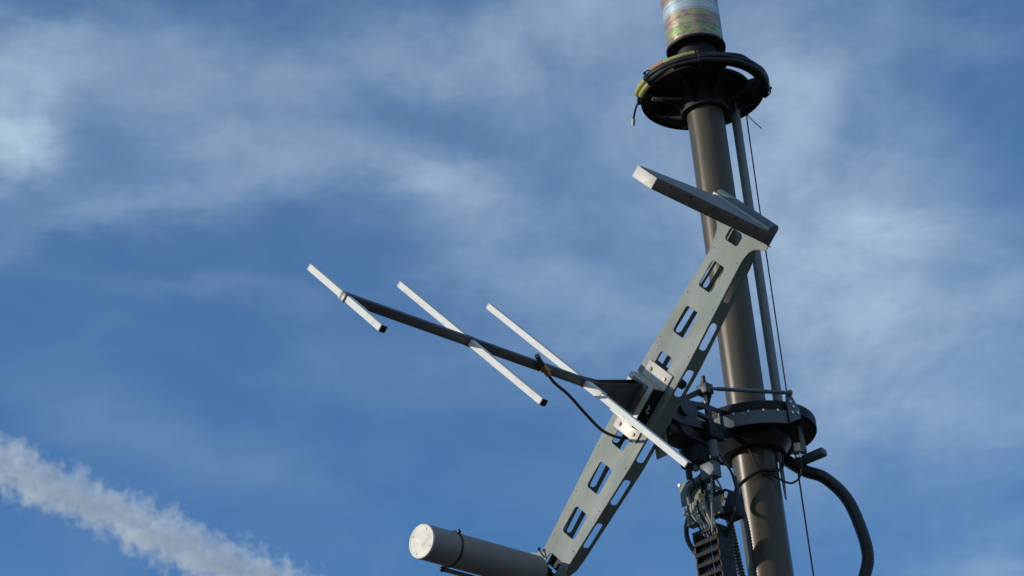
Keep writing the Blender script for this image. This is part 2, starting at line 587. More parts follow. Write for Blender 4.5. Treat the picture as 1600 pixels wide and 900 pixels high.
# ------------------------------------------------------------------ contrail: a long tube of thin cloud 900 m up
def contrail():
    p0, p1 = Vector((-496.6, 1828.7, 901.6)), Vector((-139.5, 2475.6, 901.6))
    L = (p1 - p0).length
    x = (p1 - p0).normalized()
    y = Vector((0, 0, 1)).cross(x).normalized()
    z = x.cross(y)
    fr = Matrix.Translation(p0) @ Matrix((x, y, z)).transposed().to_4x4()
    mb = MB()
    mb.cyl((0, 0, 0), (L, 0, 0), 38, 66, 24)
    m = bpy.data.materials.new('contrail_cloud')
    m.use_nodes = True
    t = NT(m.node_tree)
    tc = t.node('ShaderNodeTexCoord')
    v = tc.outputs['Object']
    sep = t.node('ShaderNodeSeparateXYZ')
    t.put(sep.inputs[0], v)
    big = t.noise(v, 0.022, 3.0, 0.5).outputs['Color']
    wob = t.vmath('MULTIPLY', t.vmath('SUBTRACT', big, (0.5, 0.5, 0.5)), (0.0, 26.0, 26.0))
    vv = t.vmath('ADD', t.vmath('MULTIPLY', v, (0, 1, 1)), wob)
    dist = t.vmath('LENGTH', vv)
    rad = t.maprange(sep.outputs[0], 0.0, L, 24.0, 33.0)
    r = t.math('DIVIDE', dist, rad)
    n = t.noise(v, 0.075, 6.0, 0.6, 0.25).outputs['Fac']
    n2 = t.noise(v, 0.16, 3.0, 0.5, 0.2).outputs['Fac']
    d = t.math('MULTIPLY_ADD', n, 2.8, t.math('SUBTRACT', -0.55, r))
    d = t.maprange(d, 0.0, 0.42, 0.0, 1.0, True)
    d = t.math('MULTIPLY', d, t.maprange(n2, 0.36, 0.62, 0.08, 1.3))
    d = t.math('MULTIPLY', d, 0.085)
    pv = t.node('ShaderNodeVolumePrincipled')
    pv.inputs['Color'].default_value = (0.95, 0.985, 1.0, 1)
    pv.inputs['Anisotropy'].default_value = 0.0
    t.put(pv.inputs['Density'], d)
    o = t.node('ShaderNodeOutputMaterial')
    t.l.new(pv.outputs[0], o.inputs['Volume'])
    ob = mb.build('contrail', m, None, fr, (0, 0, 0))
    tag(ob, 'puffy white contrail slanting across the sky at lower left', 'contrail', kind='stuff')


contrail()

# ------------------------------------------------------------------ mast
Z_DISC, Z_TOP = 4.765, 6.0
mast = thing('telescopic_mast', 'tall olive brown telescopic mast tube carrying all the aerials', 'mast', MAST, (0, 0, 0))
b = MB()
b.lathe([(0, 0.03), (0.26, 0.03), (0.26, 0.0), (0, 0.0)][::-1], seg=48)
b.build('base_plate', M_DARK, mast)
for r, z0, z1 in ((0.087, 0.03, 1.7), (0.0775, 1.7, 3.35), (0.0682, 3.35, 4.77)):
    b = MB()
    b.lathe([(r, z0), (r, z1)], seg=72)
    if z0 < 3:
        b.lathe([(r, z1 - 0.09), (r + 0.011, z1 - 0.085), (r + 0.011, z1 + 0.004), (r - 0.012, z1 + 0.004)], seg=72)
    b.build('tube_section', M_MAST, mast)
b = MB()
b.lathe([(0.0602, 4.70), (0.0602, 5.955)], seg=72)
b.build('tube_section', M_MAST, mast)

# head disc under the top drum
def arc_poly(r0, r1, a0, a1, n=18):
    p = [(r1 * cos(a0 + (a1 - a0) * k / n), r1 * sin(a0 + (a1 - a0) * k / n)) for k in range(n + 1)]
    p += [(r0 * cos(a1 - (a1 - a0) * k / n), r0 * sin(a1 - (a1 - a0) * k / n)) for k in range(n + 1)]
    return p


hd = MB()
hd.plate(circ(0, 0, 0.199, 96), [arc_poly(0.160, 0.186, radians(-66), radians(-22))], Z_TOP, Z_TOP + 0.010, lambda x, y, d: Vector((x, y, d)))
hd.lathe([(0.199, Z_TOP + 0.012), (0.2035, Z_TOP + 0.012), (0.2035, Z_TOP - 0.006), (0.199, Z_TOP - 0.006)], seg=96, close=True)
head = hd.build('head_disc', M_BLACKP, mast)
b = MB()
b.lathe([(0.0615, 5.93), (0.078, 5.93), (0.080, 5.985), (0.092, 5.9985)], seg=64)
b.build('hub_collar', M_BLACKP, mast)
for k in range(8):
    a = radians(20 + 45 * k)
    R = Matrix.Rotation(a, 3, 'Z')
    b = MB()
    b.prism([(0.079, 5.938), (0.079, 5.9985), (0.192, 5.9985), (0.192, 5.990), (0.17, 5.984)], -0.003, 0.003, lambda x, y, d: R @ Vector((x, d, y)))
    b.build('rib', M_BLACKP, mast)
b = MB()
b.box((-0.115, -0.042, 5.975), (0.11, 0.016, 0.006), Matrix.Rotation(radians(12), 3, 'Z'), 0.001)  # pale bar drawn in for a rib edge catching the sun
b.build('sunlit_rib_edge', M_POLE, mast)
# bearing disc lower down
b = MB()
b.lathe([(0.0685, Z_DISC), (0.193, Z_DISC), (0.193, Z_DISC + 0.004), (0.196, Z_DISC), (0.200, Z_DISC), (0.2015, Z_DISC + 0.003), (0.2015, Z_DISC + 0.031),
         (0.200, Z_DISC + 0.034), (0.06, Z_DISC + 0.034)], seg=120)
b.build('bearing_disc', M_BLACKP, mast)
b = MB()
b.lathe([(0.0690, 4.705), (0.098, 4.705), (0.102, 4.712), (0.118, 4.735), (0.118, 4.7645)], seg=64)
b.build('lower_collar', M_RUBBER, mast)

# ------------------------------------------------------------------ top drum
drum = thing('wrapped_drum', 'greenish pink metal taped drum standing on the very top of the mast', 'antenna drum', MAST, (0, 0, 6.165))
b = MB()
b.lathe([(0.070, 6.008), (0.074, 6.010), (0.072, 6.03), (0.066, 6.05), (0.066, 6.182)], seg=64)
b.build('neck', M_BLACKP, drum)
b = MB()
b.lathe([(0.0, 6.182), (0.067, 6.181), (0.092, 6.179), (0.0965, 6.1745), (0.0985, 6.1755), (0.0990, 6.179), (0.0985, 6.184), (0.0945, 6.187)], seg=96)
b.build('base_ring', M_BLACKP, drum)
b = MB()
b.lathe([(0.0940, 6.186), (0.0940, 6.72), (0.090, 6.73), (0.0, 6.735)], seg=96)
b.build('shell', M_TAPE, drum)

# ------------------------------------------------------------------ cable bundle round the head disc
def ring_pts(r, z, a0, a1, n=14, jit=0.0):
    return [Vector(((r + random.uniform(-jit, jit)) * cos(radians(a0 + (a1 - a0) * k / n)),
                    (r + random.uniform(-jit, jit)) * sin(radians(a0 + (a1 - a0) * k / n)),
                    z + random.uniform(-jit, jit))) for k in range(n + 1)]


cb = thing('cable_bundle', 'bundle of black cables coiled round the rim of the upper disc', 'cables', MAST, (0, -0.2, 6.03))
for r, z, a0, a1, rad in ((0.209, 6.008, -185, 10, 0.0085), (0.200, 6.020, -175, 15, 0.009), (0.216, 6.018, -160, 5, 0.008),
                          (0.207, 6.030, -168, 0, 0.0075), (0.192, 6.022, -120, 8, 0.008), (0.214, 6.003, -100, 12, 0.0085)):
    b = MB()
    b.tube(ring_pts(r, z, a0, a1, 16, 0.0025), rad, 10, 6)
    b.build('cable', M_RUBBER, cb)
for r, z, a0, a1, rad, m in ((0.214, 6.034, -140, -97, 0.0075, M_YELLOW), (0.210, 6.020, -142, -122, 0.008, M_YELLOW), (0.203, 6.006, -141, -118, 0.0075, M_YELLOW),
                             (0.215, 6.014, -172, -149, 0.011, M_YELLOW), (0.206, 6.000, -168, -148, 0.010, M_YELLOW), (0.2145, 6.0345, -140, -126, 0.0083, M_ORANGE)):
    b = MB()
    b.tube(ring_pts(r, z, a0, a1, 6), rad, 10, 5)
    b.build('sleeve', m, cb, label='orange taped sleeve' if m is M_ORANGE else 'yellow green cable sleeve')
for a in (-145, -94, 8):
    b = MB()
    ra = radians(a)
    c = Vector((0.203 * cos(ra), 0.203 * sin(ra), 6.018))
    T = Vector((cos(ra), sin(ra), 0))
    b.tube([c + T * 0.026 * cos(t) + Vector((0, 0, 1)) * 0.026 * sin(t) for t in [2 * pi * k / 12 for k in range(12)]], 0.0025, 6, 3, closed=True)
    b.sphere(c + T * 0.028 + Vector((0, 0, 0.008)), 0.005)
    b.build('cable_tie', M_RUBBER, cb)
b = MB()
b.tube([(-0.205, 0.015, 6.02), (-0.219, 0.03, 6.0), (-0.226, 0.045, 5.985), (-0.231, 0.06, 5.972)], 0.0035, 8, 6)
b.build('loose_end', M_RUBBER, cb)
b = MB()
b.cyl((-0.230, 0.058, 5.973), (-0.234, 0.068, 5.955), 0.0065, 0.005, 12)
b.build('end_ferrule', M_SENSOR, cb)

# ------------------------------------------------------------------ guide pole, halyard wires, strip
p = MB()
p.cyl((0.1027, 0.05, 4.80), (0.1027, 0.05, 5.995), 0.0153, seg=28)
p.cyl((0.1027, 0.05, 4.80), (0.1027, 0.05, 4.83), 0.021, seg=28)
o = p.build('guide_pole', M_POLE, None, MAST, (0.1027, 0.05, 4.80))
tag(o, 'thin grey pole running parallel to the mast between the two discs', 'pole')

p = MB()
p.tube([(0.147, 0.110, 5.99), (0.1435, 0.10, 5.93), (0.1415, 0.10, 5.7), (0.1400, 0.10, 5.3), (0.139, 0.10, 4.97), (0.1385, 0.10, 4.78)], 0.0023, 8, 4)
o = p.build('halyard_wire', M_RUBBER, None, MAST, (0.14, 0.10, 4.78))
tag(o, 'thin dark wire hanging from the upper disc beside the grey pole', 'wire')
p = MB()
p.tube([(0.145, 0.108, 5.985), (0.160, 0.105, 5.955), (0.187, 0.10, 5.915)], 0.0016, 6, 5)
o = p.build('loose_wire', M_RUBBER, None, MAST, (0.145, 0.108, 5.985))
tag(o, 'short stray wire end sticking out under the upper disc', 'wire')
p = MB()
p.tube([(0.1375, 0.10, 4.755), (0.137, 0.10, 4.66), (0.1365, 0.10, 4.4), (0.136, 0.10, 3.4), (0.135, 0.10, 0.3)], 0.0028, 8, 4)
o = p.build('halyard_wire', M_RUBBER, None, MAST, (0.1375, 0.10, 4.755))
tag(o, 'straight dark wire hanging below the lower disc, right of the mast', 'wire')

p = MB()
p.prism([(-0.006, 4.764), (0.006, 4.764), (0.006, 4.62), (0.002, 4.545), (-0.003, 4.55), (-0.006, 4.62)], -0.003, 0.003,
        lambda x, y, d: Vector((0.0755 + x, -0.02 + d, y)), 0.001)
o = p.build('metal_strip', M_POLE, None, MAST, (0.0755, -0.02, 4.764))
tag(o, 'narrow pointed metal strip hanging from the lower disc along the mast', 'strip')

# ------------------------------------------------------------------ slotted antenna frame
frame = thing('slotted_frame', 'grey green channel frame with oblong slots slanting up to the right', 'antenna frame', ANT, (0, 0, 0))
HALF = [(0.17, 0.0815)]


def edge(c):
    a = abs(c)
    if a <= 0.17:
        return 0.083 - 0.0015 * a / 0.17
    k = 0.0480 if c > 0 else 0.0600
    return 0.0815 - (a - 0.17) * k


right = [(0.0, edge(0)), (0.17, edge(0.17)), (0.49, edge(0.49)), (0.505, 0.066), (0.525, 0.0685), (0.540, 0.074), (0.552, 0.083), (0.560, 0.096),
         (0.566, 0.112), (0.572, 0.127), (0.5845, 0.127)]
left = [(0.5845, -0.105), (0.566, -0.105), (0.558, -0.094), (0.545, -0.083), (0.525, -0.0765), (0.50, -0.0705), (0.48, -edge(0.48)), (0.17, -edge(0.17)), (0.0, -edge(0))]
bl = [(-0.17, -edge(-0.17)), (-0.49, -edge(-0.49)), (-0.525, -0.061), (-0.545, -0.066), (-0.56, -0.078), (-0.570, -0.098), (-0.5845, -0.098)]
br = [(-0.5845, 0.098), (-0.570, 0.098), (-0.56, 0.078), (-0.545, 0.066), (-0.525, 0.061), (-0.49, edge(-0.49)), (-0.17, edge(-0.17))]
outline = right + left + bl + br
SLOTS = [(0.553, 0.020, -0.008), (0.421, 0.043, -0.008), (0.268, 0.0435, -0.008), (0.115, 0.0435, -0.008), (-0.038, 0.0435, -0.005), (-0.109, 0.0, 0),
         (-0.258, 0.0435, -0.003), (-0.411, 0.0435, -0.001), (-0.549, 0.022, 0.0)]
holes = []
for c, hl, off in SLOTS:
    if hl > 0 and abs(c + 0.038) > 0.01:
        holes.append(rrect(c - hl, c + hl, off - 0.0305, off + 0.0305, 0.010))
holes.append(rrect(-0.152, -0.066, -0.034, 0.0265, 0.010))
for c in (0.495, 0.345, 0.19, 0.04, -0.185, -0.335, -0.48):
    for s in (-1, 1):
        holes.append(circ(c, s * (edge(c) - 0.012), 0.0022, 8))
b = MB()
b.plate(outline, holes, -0.003, 0.0, lambda x, y, d: A(d, x, y))
b.build('web_plate', M_FRAME, frame)


def flange(s):
    fb = MB()
    def depth(c):
        a = abs(c)
        return -0.0555 if a < 0.17 else -0.0555 + (a - 0.17) * 0.026
    for c0, c1 in ((-0.17, 0.17), (0.17, 0.5), (-0.5, -0.17)):
        lo, hi = min(c0, c1), max(c0, c1)
        ex = -0.003 if s < 0 else 0.0
        out = [(lo, -0.0035), (hi, -0.0035), (hi, depth(hi) + ex), (lo, depth(lo) + ex)]
        hs = []
        for c, hl in ((0.421, 0.043), (0.268, 0.0435), (0.115, 0.0435), (-0.109, 0.0435), (-0.258, 0.0435), (-0.411, 0.0435)):
            if lo < c < hi:
                dmin = depth(c) + 0.013
                hs.append(rrect(c - hl, c + hl, dmin, -0.014 if s < 0 else -0.0085, 0.010))
        fb.plate(out, hs, -0.0015, 0.0015, lambda x, y, d: A(y, x, s * (edge(x) - 0.0015 + d) + (0.034 if s < 0 else 0)))
    # the pressed fold between web and flange
    if s > 0: fb.tube([A(-0.003, c, s * (edge(c) - 0.0012)) for c in (-0.5, -0.17, 0, 0.17, 0.49)], 0.0031, 10, smooth=False)
    return fb


for s in (1, -1):
    flange(s).build('side_flange', M_FRAME, frame)
for s in (1, -1):
    b = MB()
    b.plate([(0.5, -0.0035), (0.5, -0.047), (0.53, -0.042), (0.56, -0.022), (0.575, -0.0035)], [], -0.0015, 0.0015,
            lambda x, y, d: A(y, x, s * (edge(0.5) - 0.002 + d) + (0.034 if s < 0 else 0)))
    b.build('end_gusset', M_FRAME, frame)
    b = MB()
    b.plate([(-0.5, -0.0035), (-0.5, -0.047), (-0.53, -0.042), (-0.56, -0.022), (-0.575, -0.0035)], [], -0.0015, 0.0015,
            lambda x, y, d: A(y, x, s * (edge(-0.5) - 0.002 + d) + (0.034 if s < 0 else 0)))
    b.build('end_gusset', M_FRAME, frame)
# bent end lips that carry the flat panel and the tube
b = MB()
b.box(A(-0.004, 0.5862, 0.011), (0.018, 0.003, 0.230), None, 0.0008)
b.build('end_lip', M_FRAME, frame)
b = MB()
b.box(A(-0.02, -0.5862, 0.0), (0.04, 0.003, 0.196), None, 0.0008)
b.build('end_lip', M_FRAME, frame)

# ------------------------------------------------------------------ yagi aerial
yagi = thing('yagi_antenna', 'three element aerial with white crossbars on a dark boom', 'antenna', ANT, (0, 0, 0))
b = MB()
T = 0.004
prof = [(0.112, 0.001), (0.0715, 0.001), (0.0655, 0.048), (-0.0655, 0.048), (-0.0715, 0.001), (-0.108, 0.001)]
profo = [(-0.108, 0.001 + T), (-0.068, 0.001 + T), (-0.0615, 0.048 + T), (0.0615, 0.048 + T), (0.068, 0.001 + T), (0.112, 0.001 + T)]
# keep the sheet thickness outside the channel of the hat
prof_in = [(0.118, 0.001), (0.0655, 0.001), (0.0615, 0.047), (-0.0615, 0.047), (-0.0675, 0.001), (-0.108, 0.001)]
prof_out = [(-0.108, 0.005), (-0.0715, 0.005), (-0.0655, 0.051), (0.0655, 0.051), (0.0695, 0.005), (0.118, 0.005)]
b.prism(prof_in + prof_out, -0.056, 0.056, lambda x, y, d: A(y, x, d), 0.0012)
br_ = b.build('mounting_bracket', M_BRACKET, yagi)
for s in (-1, 1):  # black plates paint the shade inside the bracket's open ends
    b = MB()
    b.prism([(0.0665, 0.0015), (0.0625, 0.0475), (-0.0625, 0.0475), (-0.0665, 0.0015)], s * 0.0515, s * 0.054, lambda x, y, d: A(y, x, d), 0.0005)
    b.build('shade_plate', M_BLACKP, br_)
b = MB()
b.tube([A(0.030, 0.012, 0.0555), A(0.026, 0.004, 0.057), A(0.030, -0.004, 0.057), A(0.024, -0.011, 0.057), A(0.017, -0.009, 0.056)], 0.0019, 8, 5)
b.build('lanyard', M_SENSOR, br_)
for c in (0.096, -0.0905):
    for e in (-0.034, 0.034):
        b = MB()
        b.cyl(A(0.004, c, e), A(0.0085, c, e), 0.0058, 0.0055, 6)
        b.cyl(A(0.004, c, e), A(0.0056, c, e), 0.008, None, 14)
        b.build('screw', M_SCREWD, br_)
b = MB()
b.box(A(0.62, 0, 0), (1.14, 0.025, 0.021), None, 0.0015)
b.build('boom', M_BOOM, yagi)
for s in (1, -1):
    b = MB()
    b.prism([(0.0515, 0.058), (0.0515, -0.050), (0.085, -0.044), (0.215, -0.0135), (0.245, 0.0135), (0.20, 0.016)], s * 0.0112, s * 0.0145, lambda x, y, d: A(x, y, d), 0.0006)
    b.build('gusset', M_GUSSET, yagi)
b = MB()
b.box(A(0.0535, 0.004, 0), (0.004, 0.112, 0.07), None, 0.001)
b.box(A(0.075, 0.0562, 0), (0.04, 0.003, 0.022), Matrix.Rotation(radians(8), 3, 'Z'), 0.0008)
b.build('boom_foot', M_GUSSET, yagi)
for t, h, cl in ((1.1756, 0.1858, 0), (0.7185, 0.3636, 1), (0.2536, 0.500, 2)):
    b = MB()
    b.box(A(t, 0, 0), (0.0195, 0.0185, 2 * h), None, 0.0008, 1)
    el = b.build('element', M_WHITE, yagi, sharp=20)
    b = MB()
    b.box(A(t, 0, h + 0.0022), (0.0198, 0.0188, 0.004), None, 0.0012)
    b.build('end_cap', M_BLACKP, el, label='dark end cap')
    b = MB()
    b.box(A(t, 0, -h - 0.0022), (0.0198, 0.0188, 0.004), None, 0.0012)
    b.build('end_cap', M_CAPW, el, label='pale end cap')
    b = MB()
    if cl == 0:
        b.box(A(t + 0.002, 0, -0.005), (0.0245, 0.0245, 0.026), None, 0.003)
        b.build('clamp', M_CAPW, el)
    else:
        b.box(A(t, 0, 0), (0.030, 0.0275, 0.024), None, 0.002)
        b.build('clamp', M_BOOM, el)
    if cl == 2:
        b = MB()
        b.box(A(t, 0, 0.055), (0.0225, 0.0235, 0.075), None, 0.0015)
        b.build('sleeve', M_WHITE, el)
b = MB()
b.cyl(A(0.487, 0.030, 0.021), A(0.455, 0.013, 0.021), 0.0065, 0.0068, 14)
b.cyl(A(0.4895, 0.0313, 0.021), A(0.483, 0.028, 0.021), 0.0078, None, 14)
b.build('connector_plug', M_SCREWD, yagi)
b = MB()
b.cyl(A(0.455, 0.013, 0.021), A(0.416, -0.009, 0.021), 0.0082, 0.0086, 14)
b.box(A(0.432, 0.0, 0.016), (0.03, 0.02, 0.012), None, 0.002)
b.build('feed_socket', M_BRASS, yagi)

cab = MB()
cab.tube([A(0.416, -0.009, 0.021), A(0.375, -0.026, 0.02), A(0.2866, -0.050, 0.006), A(0.188, -0.086, 0.0), A(0.100, -0.1155, 0.0), A(0.04, -0.1225, 0.0), A(0.0, -0.117, 0.004),
          A(-0.02, -0.105, 0.006), A(-0.035, -0.06, 0.006), A(-0.04, 0.02, 0.006), A(-0.045, 0.10, 0.01), A(-0.07, 0.13, 0.02)], 0.0046, 10, 8)
o = cab.build('feed_cable', M_RUBBER, None, ANT, A(0.416, -0.009, 0.021))
tag(o, 'black coaxial cable drooping from the boom into a frame slot', 'cable')

# ------------------------------------------------------------------ flat tapered panel aerial on the upper end
pan = thing('panel_antenna', 'flat tapered bronze panel aerial on top of the slotted frame', 'antenna', ANT, A(0.02, 0.588, 0))
b = MB()
b.prism([(0.034, 0.1375), (0.436, 0.045), (0.436, -0.045), (0.034, -0.1375)], 0.5895, 0.624, lambda x, y, d: A(x, d, y), 0.002)
body = b.build('radome', M_PANEL, pan)
b = MB()
b.box(A(0.4378, 0.6068, 0), (0.004, 0.0345, 0.090), None, 0.001)
b.build('end_plate', M_CAPW, pan)
b = MB()
b.prism([(0.036, 0.135), (0.43, 0.0435), (0.43, -0.0435), (0.036, -0.135)], 0.6243, 0.6262, lambda x, y, d: A(x, d, y), 0.0004)  # skylight on the panel's upper face, put into a grey sheet
b.build('skylit_sheet', M_PANELT, pan)
b = MB()
b.prism([(0.0, 0.5885), (0.031, 0.5885), (0.031, 0.634), (0.026, 0.646), (0.016, 0.652), (0.006, 0.650), (0.0, 0.642)], -0.130, 0.130, lambda x, y, d: A(x, y, d), 0.0012)
b.build('mounting_bar', M_BAND, pan)
b = MB()
b.box(A(0.0365, 0.6305, 0), (0.003, 0.009, 0.262), None, 0.0006)
b.build('edge_strip', M_BRACKET, pan)
ex = Vector((0.436 - 0.034, 0, 0.045 - 0.1375)).normalized()
for k, f in enumerate((0.12, 0.3, 0.5, 0.7, 0.88)):
    for cc in (0.595, 0.6185):
        x = 0.034 + 0.402 * f
        e = 0.1375 - 0.0925 * f
        b = MB()
        nrm = A(0.0925, 0, 0.402).normalized()
        q = A(x, cc, e)
        b.cyl(q - nrm * 0.0005, q + nrm * 0.002, 0.0032, 0.0025, 8)
        b.build('screw', M_SILVER if cc < 0.6 else M_SCREWD, body)

# ------------------------------------------------------------------ tube aerial on the lower end
tb = thing('tube_antenna', 'grey cylindrical tube aerial with a pale end plate, lower left', 'antenna', ANT, A(0.04, -0.592, 0))
CC = -0.592
RX = Matrix(((0, 0, 1), (1, 0, 0), (0, 1, 0)))      # lathe axis along the boom direction


def blathe(mb, prof, seg=72):
    mb.lathe(prof, A(0, CC, 0), seg=seg, R=RX)
    return mb


b = MB()
blathe(b, [(0.0, 0.044), (0.0495, 0.044), (0.0505, 0.046), (0.0505, 0.506), (0.0495, 0.509)])
tube = b.build('tube', M_TUBE, tb)
b = MB()
blathe(b, [(0.0502, 0.4995), (0.0512, 0.5005), (0.0512, 0.5035), (0.0502, 0.5045)])
b.build('gasket', M_PANELT, tb)
b = MB()
blathe(b, [(0.0498, 0.508), (0.0498, 0.5125), (0.0485, 0.5138), (0.0445, 0.5138), (0.0440, 0.5132), (0.0, 0.5132)])
cap = b.build('end_plate', M_CAPW, tb)
for k in range(4):
    a = radians(-12 + 90 * k)
    q = A(0.513, CC + 0.038 * cos(a), 0.038 * sin(a))
    b = MB()
    b.cyl(q, q + A(0.002, 0, 0), 0.0027, 0.0022, 8)
    b.build('screw', M_GUSSET, cap)
b = MB()
b.tube([A(0.396 + 0.004 * sin(t), CC + 0.0525 * cos(t), 0.0525 * sin(t)) for t in [2 * pi * k / 24 for k in range(24)]], 0.0026, 8, 3, closed=True)
b.box(A(0.398, CC + 0.057, -0.004), (0.010, 0.008, 0.010), None, 0.002)
b.cyl(A(0.398, CC + 0.058, -0.004), A(0.402, CC + 0.067, -0.004), 0.0018, 0.0014, 6)
b.build('cable_tie', M_RUBBER, tb)
b = MB()
b.cyl(A(0.40, CC - 0.0578, 0.018), A(0.06, CC - 0.0578, 0.018), 0.0065, None, 14)
rod = b.build('side_rod', M_POLE, tb)
b = MB()
b.sphere(A(0.405, CC - 0.0578, 0.018), 0.0085, 12)
b.build('knob', M_RUBBER, rod)
b = MB()
b.box(A(0.033, CC, 0.0), (0.022, 0.07, 0.07), None, 0.002)
b.box(A(0.012, CC + 0.008, 0.0), (0.020, 0.03, 0.05), None, 0.002)
b.box(A(-0.030, CC + 0.047, -0.002), (0.020, 0.044, 0.066), None, 0.002)
b.build('rear_mount', M_BLACKP, tb)
b = MB()
b.tube([A(0.012, -0.541, -0.066), A(0.010, -0.546, -0.052), A(0.004, -0.552, -0.036)], 0.0024, 8, 5)
b.sphere(A(0.012, -0.541, -0.066), 0.0055, 10)
b.build('tie_tail', M_RUBBER, tb)

# ------------------------------------------------------------------ rotating arm that carries the slotted frame
arm = thing('carrier_arm', 'dark jointed arm joining the slotted frame to the lower disc', 'arm', RAD, (0.2, 0, 4.74))
a0, a1 = radians(-127.6), radians(-62)
rinv = RAD.inverted() @ MAST
b = MB()
b.lathe([(0.2035, 4.722), (0.2085, 4.722), (0.2085, 4.7645), (0.2035, 4.7645)], seg=40, a0=a0, a1=a1, close=True)
b.lathe([(0.185, 4.7590), (0.2035, 4.7590), (0.2035, 4.7645), (0.185, 4.7645)], seg=40, a0=a0, a1=a1, close=True)
bmesh.ops.transform(b.bm, matrix=rinv, verts=b.bm.verts)
band = b.build('clamp_band', M_BAND, arm)
for k in range(5):
    a = a0 + (a1 - a0) * (k + 0.7) / 5.4
    q = rinv @ Vector((0.2105 * cos(a), 0.2105 * sin(a), 4.7615))
    d = (rinv.to_3x3() @ Vector((cos(a), sin(a), 0)))
    b = MB()
    b.cyl(q - d * 0.003, q + d * 0.003, 0.0042, 0.0038, 10)
    b.build('screw', M_SILVER, band)
# lug plate at the right end of the band
b = MB()
al = radians(-58)
c_, s_ = cos(al), sin(al)
for dth in (0.0,):
    b.prism([(-0.012, 4.722), (0.030, 4.742), (0.030, 4.772), (0.014, 4.80), (0.002, 4.826), (-0.010, 4.826), (-0.014, 4.80)], 0.2095, 0.2165,
            lambda x, y, d: rinv @ Vector((d * c_ - x * s_, d * s_ + x * c_, y)), 0.001)
lug = b.build('lug_plate', M_BAND, arm)
for x, z in ((-0.002, 4.755), (0.004, 4.775), (-0.004, 4.79), (0.018, 4.757)):
    b = MB()
    q0 = rinv @ Vector((0.216 * c_ - x * s_, 0.216 * s_ + x * c_, z))
    q1 = rinv @ Vector((0.2215 * c_ - x * s_, 0.2215 * s_ + x * c_, z))
    b.cyl(q0, q1, 0.0042, 0.004, 6)
    b.build('screw', M_SILVER, lug)
# tie rod
pL = Vector((0.255, 0.062, 4.838))
pR = rinv @ Vector((0.222 * c_ + 0.003 * s_, 0.222 * s_ - 0.003 * c_, 4.818))
b = MB()
b.cyl(pL.lerp(pR, 0.08), pL.lerp(pR, 0.93), 0.0062, None, 14)
b.cyl(pL, pL.lerp(pR, 0.08), 0.0048, None, 10)
b.cyl(pL.lerp(pR, 0.93), pR, 0.0048, None, 10)
b.sphere(pR, 0.0095, 12)
b.build('tie_rod', M_BAND, arm)
# hinge pin and its block
b = MB()
b.box((0.26, 0.045, 4.838), (0.034, 0.040, 0.032), None, 0.003)
b.cyl((0.26, 0.045, 4.854), (0.26, 0.045, 4.862), 0.010, None, 14)
blk = b.build('hinge_block', M_DARK, arm)
b = MB()
b.cyl((0.26, 0.045, 4.862), (0.26, 0.045, 4.884), 0.0065, None, 12)
b.cyl((0.26, 0.036, 4.857), (0.26, 0.036, 4.870), 0.004, None, 10)
b.build('hinge_pin', M_DARK, arm)
b = MB()
b.cyl((0.26, 0.043, 4.822), (0.26, 0.042, 4.795), 0.0058, 0.0048, 12)
b.build('pull_sleeve', M_BRACKET, arm)
b = MB()
b.cyl((0.26, 0.042, 4.797), (0.26, 0.036, 4.765), 0.0030, None, 8)
b.build('pull_cord', M_RUBBER, arm)
# struts
for p0, p1, w in (((0.385, 0.00, 4.768), (0.268, 0.036, 4.836), 0.016), ((0.360, 0.01, 4.764), (0.255, 0.028, 4.794), 0.020), ((0.245, 0.025, 4.786), (0.250, 0.058, 4.836), 0.013),
                  ((0.335, 0.03, 4.762), (0.245, 0.047, 4.738), 0.013)):
    b = MB()
    b.bar(p0, p1, w, w, bevel=0.002)
    b.build('strut', M_DARK, arm)
# fork plates with windows, and the knuckle behind the slotted frame
for y in (-0.045, 0.045):
    b = MB()
    b.plate([(0.196, 4.722), (0.196, 4.79), (0.27, 4.79), (0.40, 4.772), (0.452, 4.755), (0.452, 4.70), (0.40, 4.69), (0.30, 4.70)],
            [rrect(0.21, 0.245, 4.735, 4.778, 0.004), rrect(0.265, 0.315, 4.722, 4.772, 0.006)], -0.003, 0.003, lambda x, z, d: Vector((x, y + d, z)))
    b.build('fork_plate', M_DARK, arm)
b = MB()
b.box((0.415, 0, 4.735), (0.07, 0.082, 0.07), None, 0.004)
b.cyl((0.38, -0.06, 4.745), (0.38, 0.06, 4.745), 0.026, None, 28)
b.build('knuckle', M_DARK, arm)
b = MB()
b.lathe([(0.0, 4.604), (0.036, 4.604), (0.040, 4.608), (0.040, 4.70), (0.034, 4.712), (0, 4.712)], (0.285, -0.012, 0), seg=40)
b.build('motor', M_BLACKP, arm)
b = MB()
b.box((0.242, 0.01, 4.714), (0.11, 0.10, 0.014), None, 0.002)
b.build('motor_plate', M_BLACKP, arm)
b = MB()
b.box((0.325, -0.004, 4.697), (0.225, 0.078, 0.070), None, 0.004)
b.box((0.255, 0.052, 4.700), (0.07, 0.03, 0.05), None, 0.003)
b.cyl((0.37, -0.047, 4.69), (0.37, 0.045, 4.69), 0.030, None, 24)
b.build('arm_body', M_BLACKP, arm)
b = MB()
b.box((0.444, 0.0, 4.625), (0.004, 0.046, 0.075), None, 0.0015)
b.box((0.432, 0.0, 4.665), (0.028, 0.04, 0.006), None, 0.0015)
b.build('tab_plate', M_FRAME, arm)
for y, z, x in ((0.01, 4.655, 0.435), (-0.005, 4.662, 0.43), (0.02, 4.668, 0.42)):
    b = MB()
    b.cyl((x, y, z), (x + 0.012, y + 0.008, z - 0.012), 0.0042, None, 10)
    b.cyl((x + 0.012, y + 0.008, z - 0.012), (x + 0.017, y + 0.011, z - 0.017), 0.0028, None, 8)
    b.build('terminal', M_BRASS if y > 0 else M_SILVER, arm)
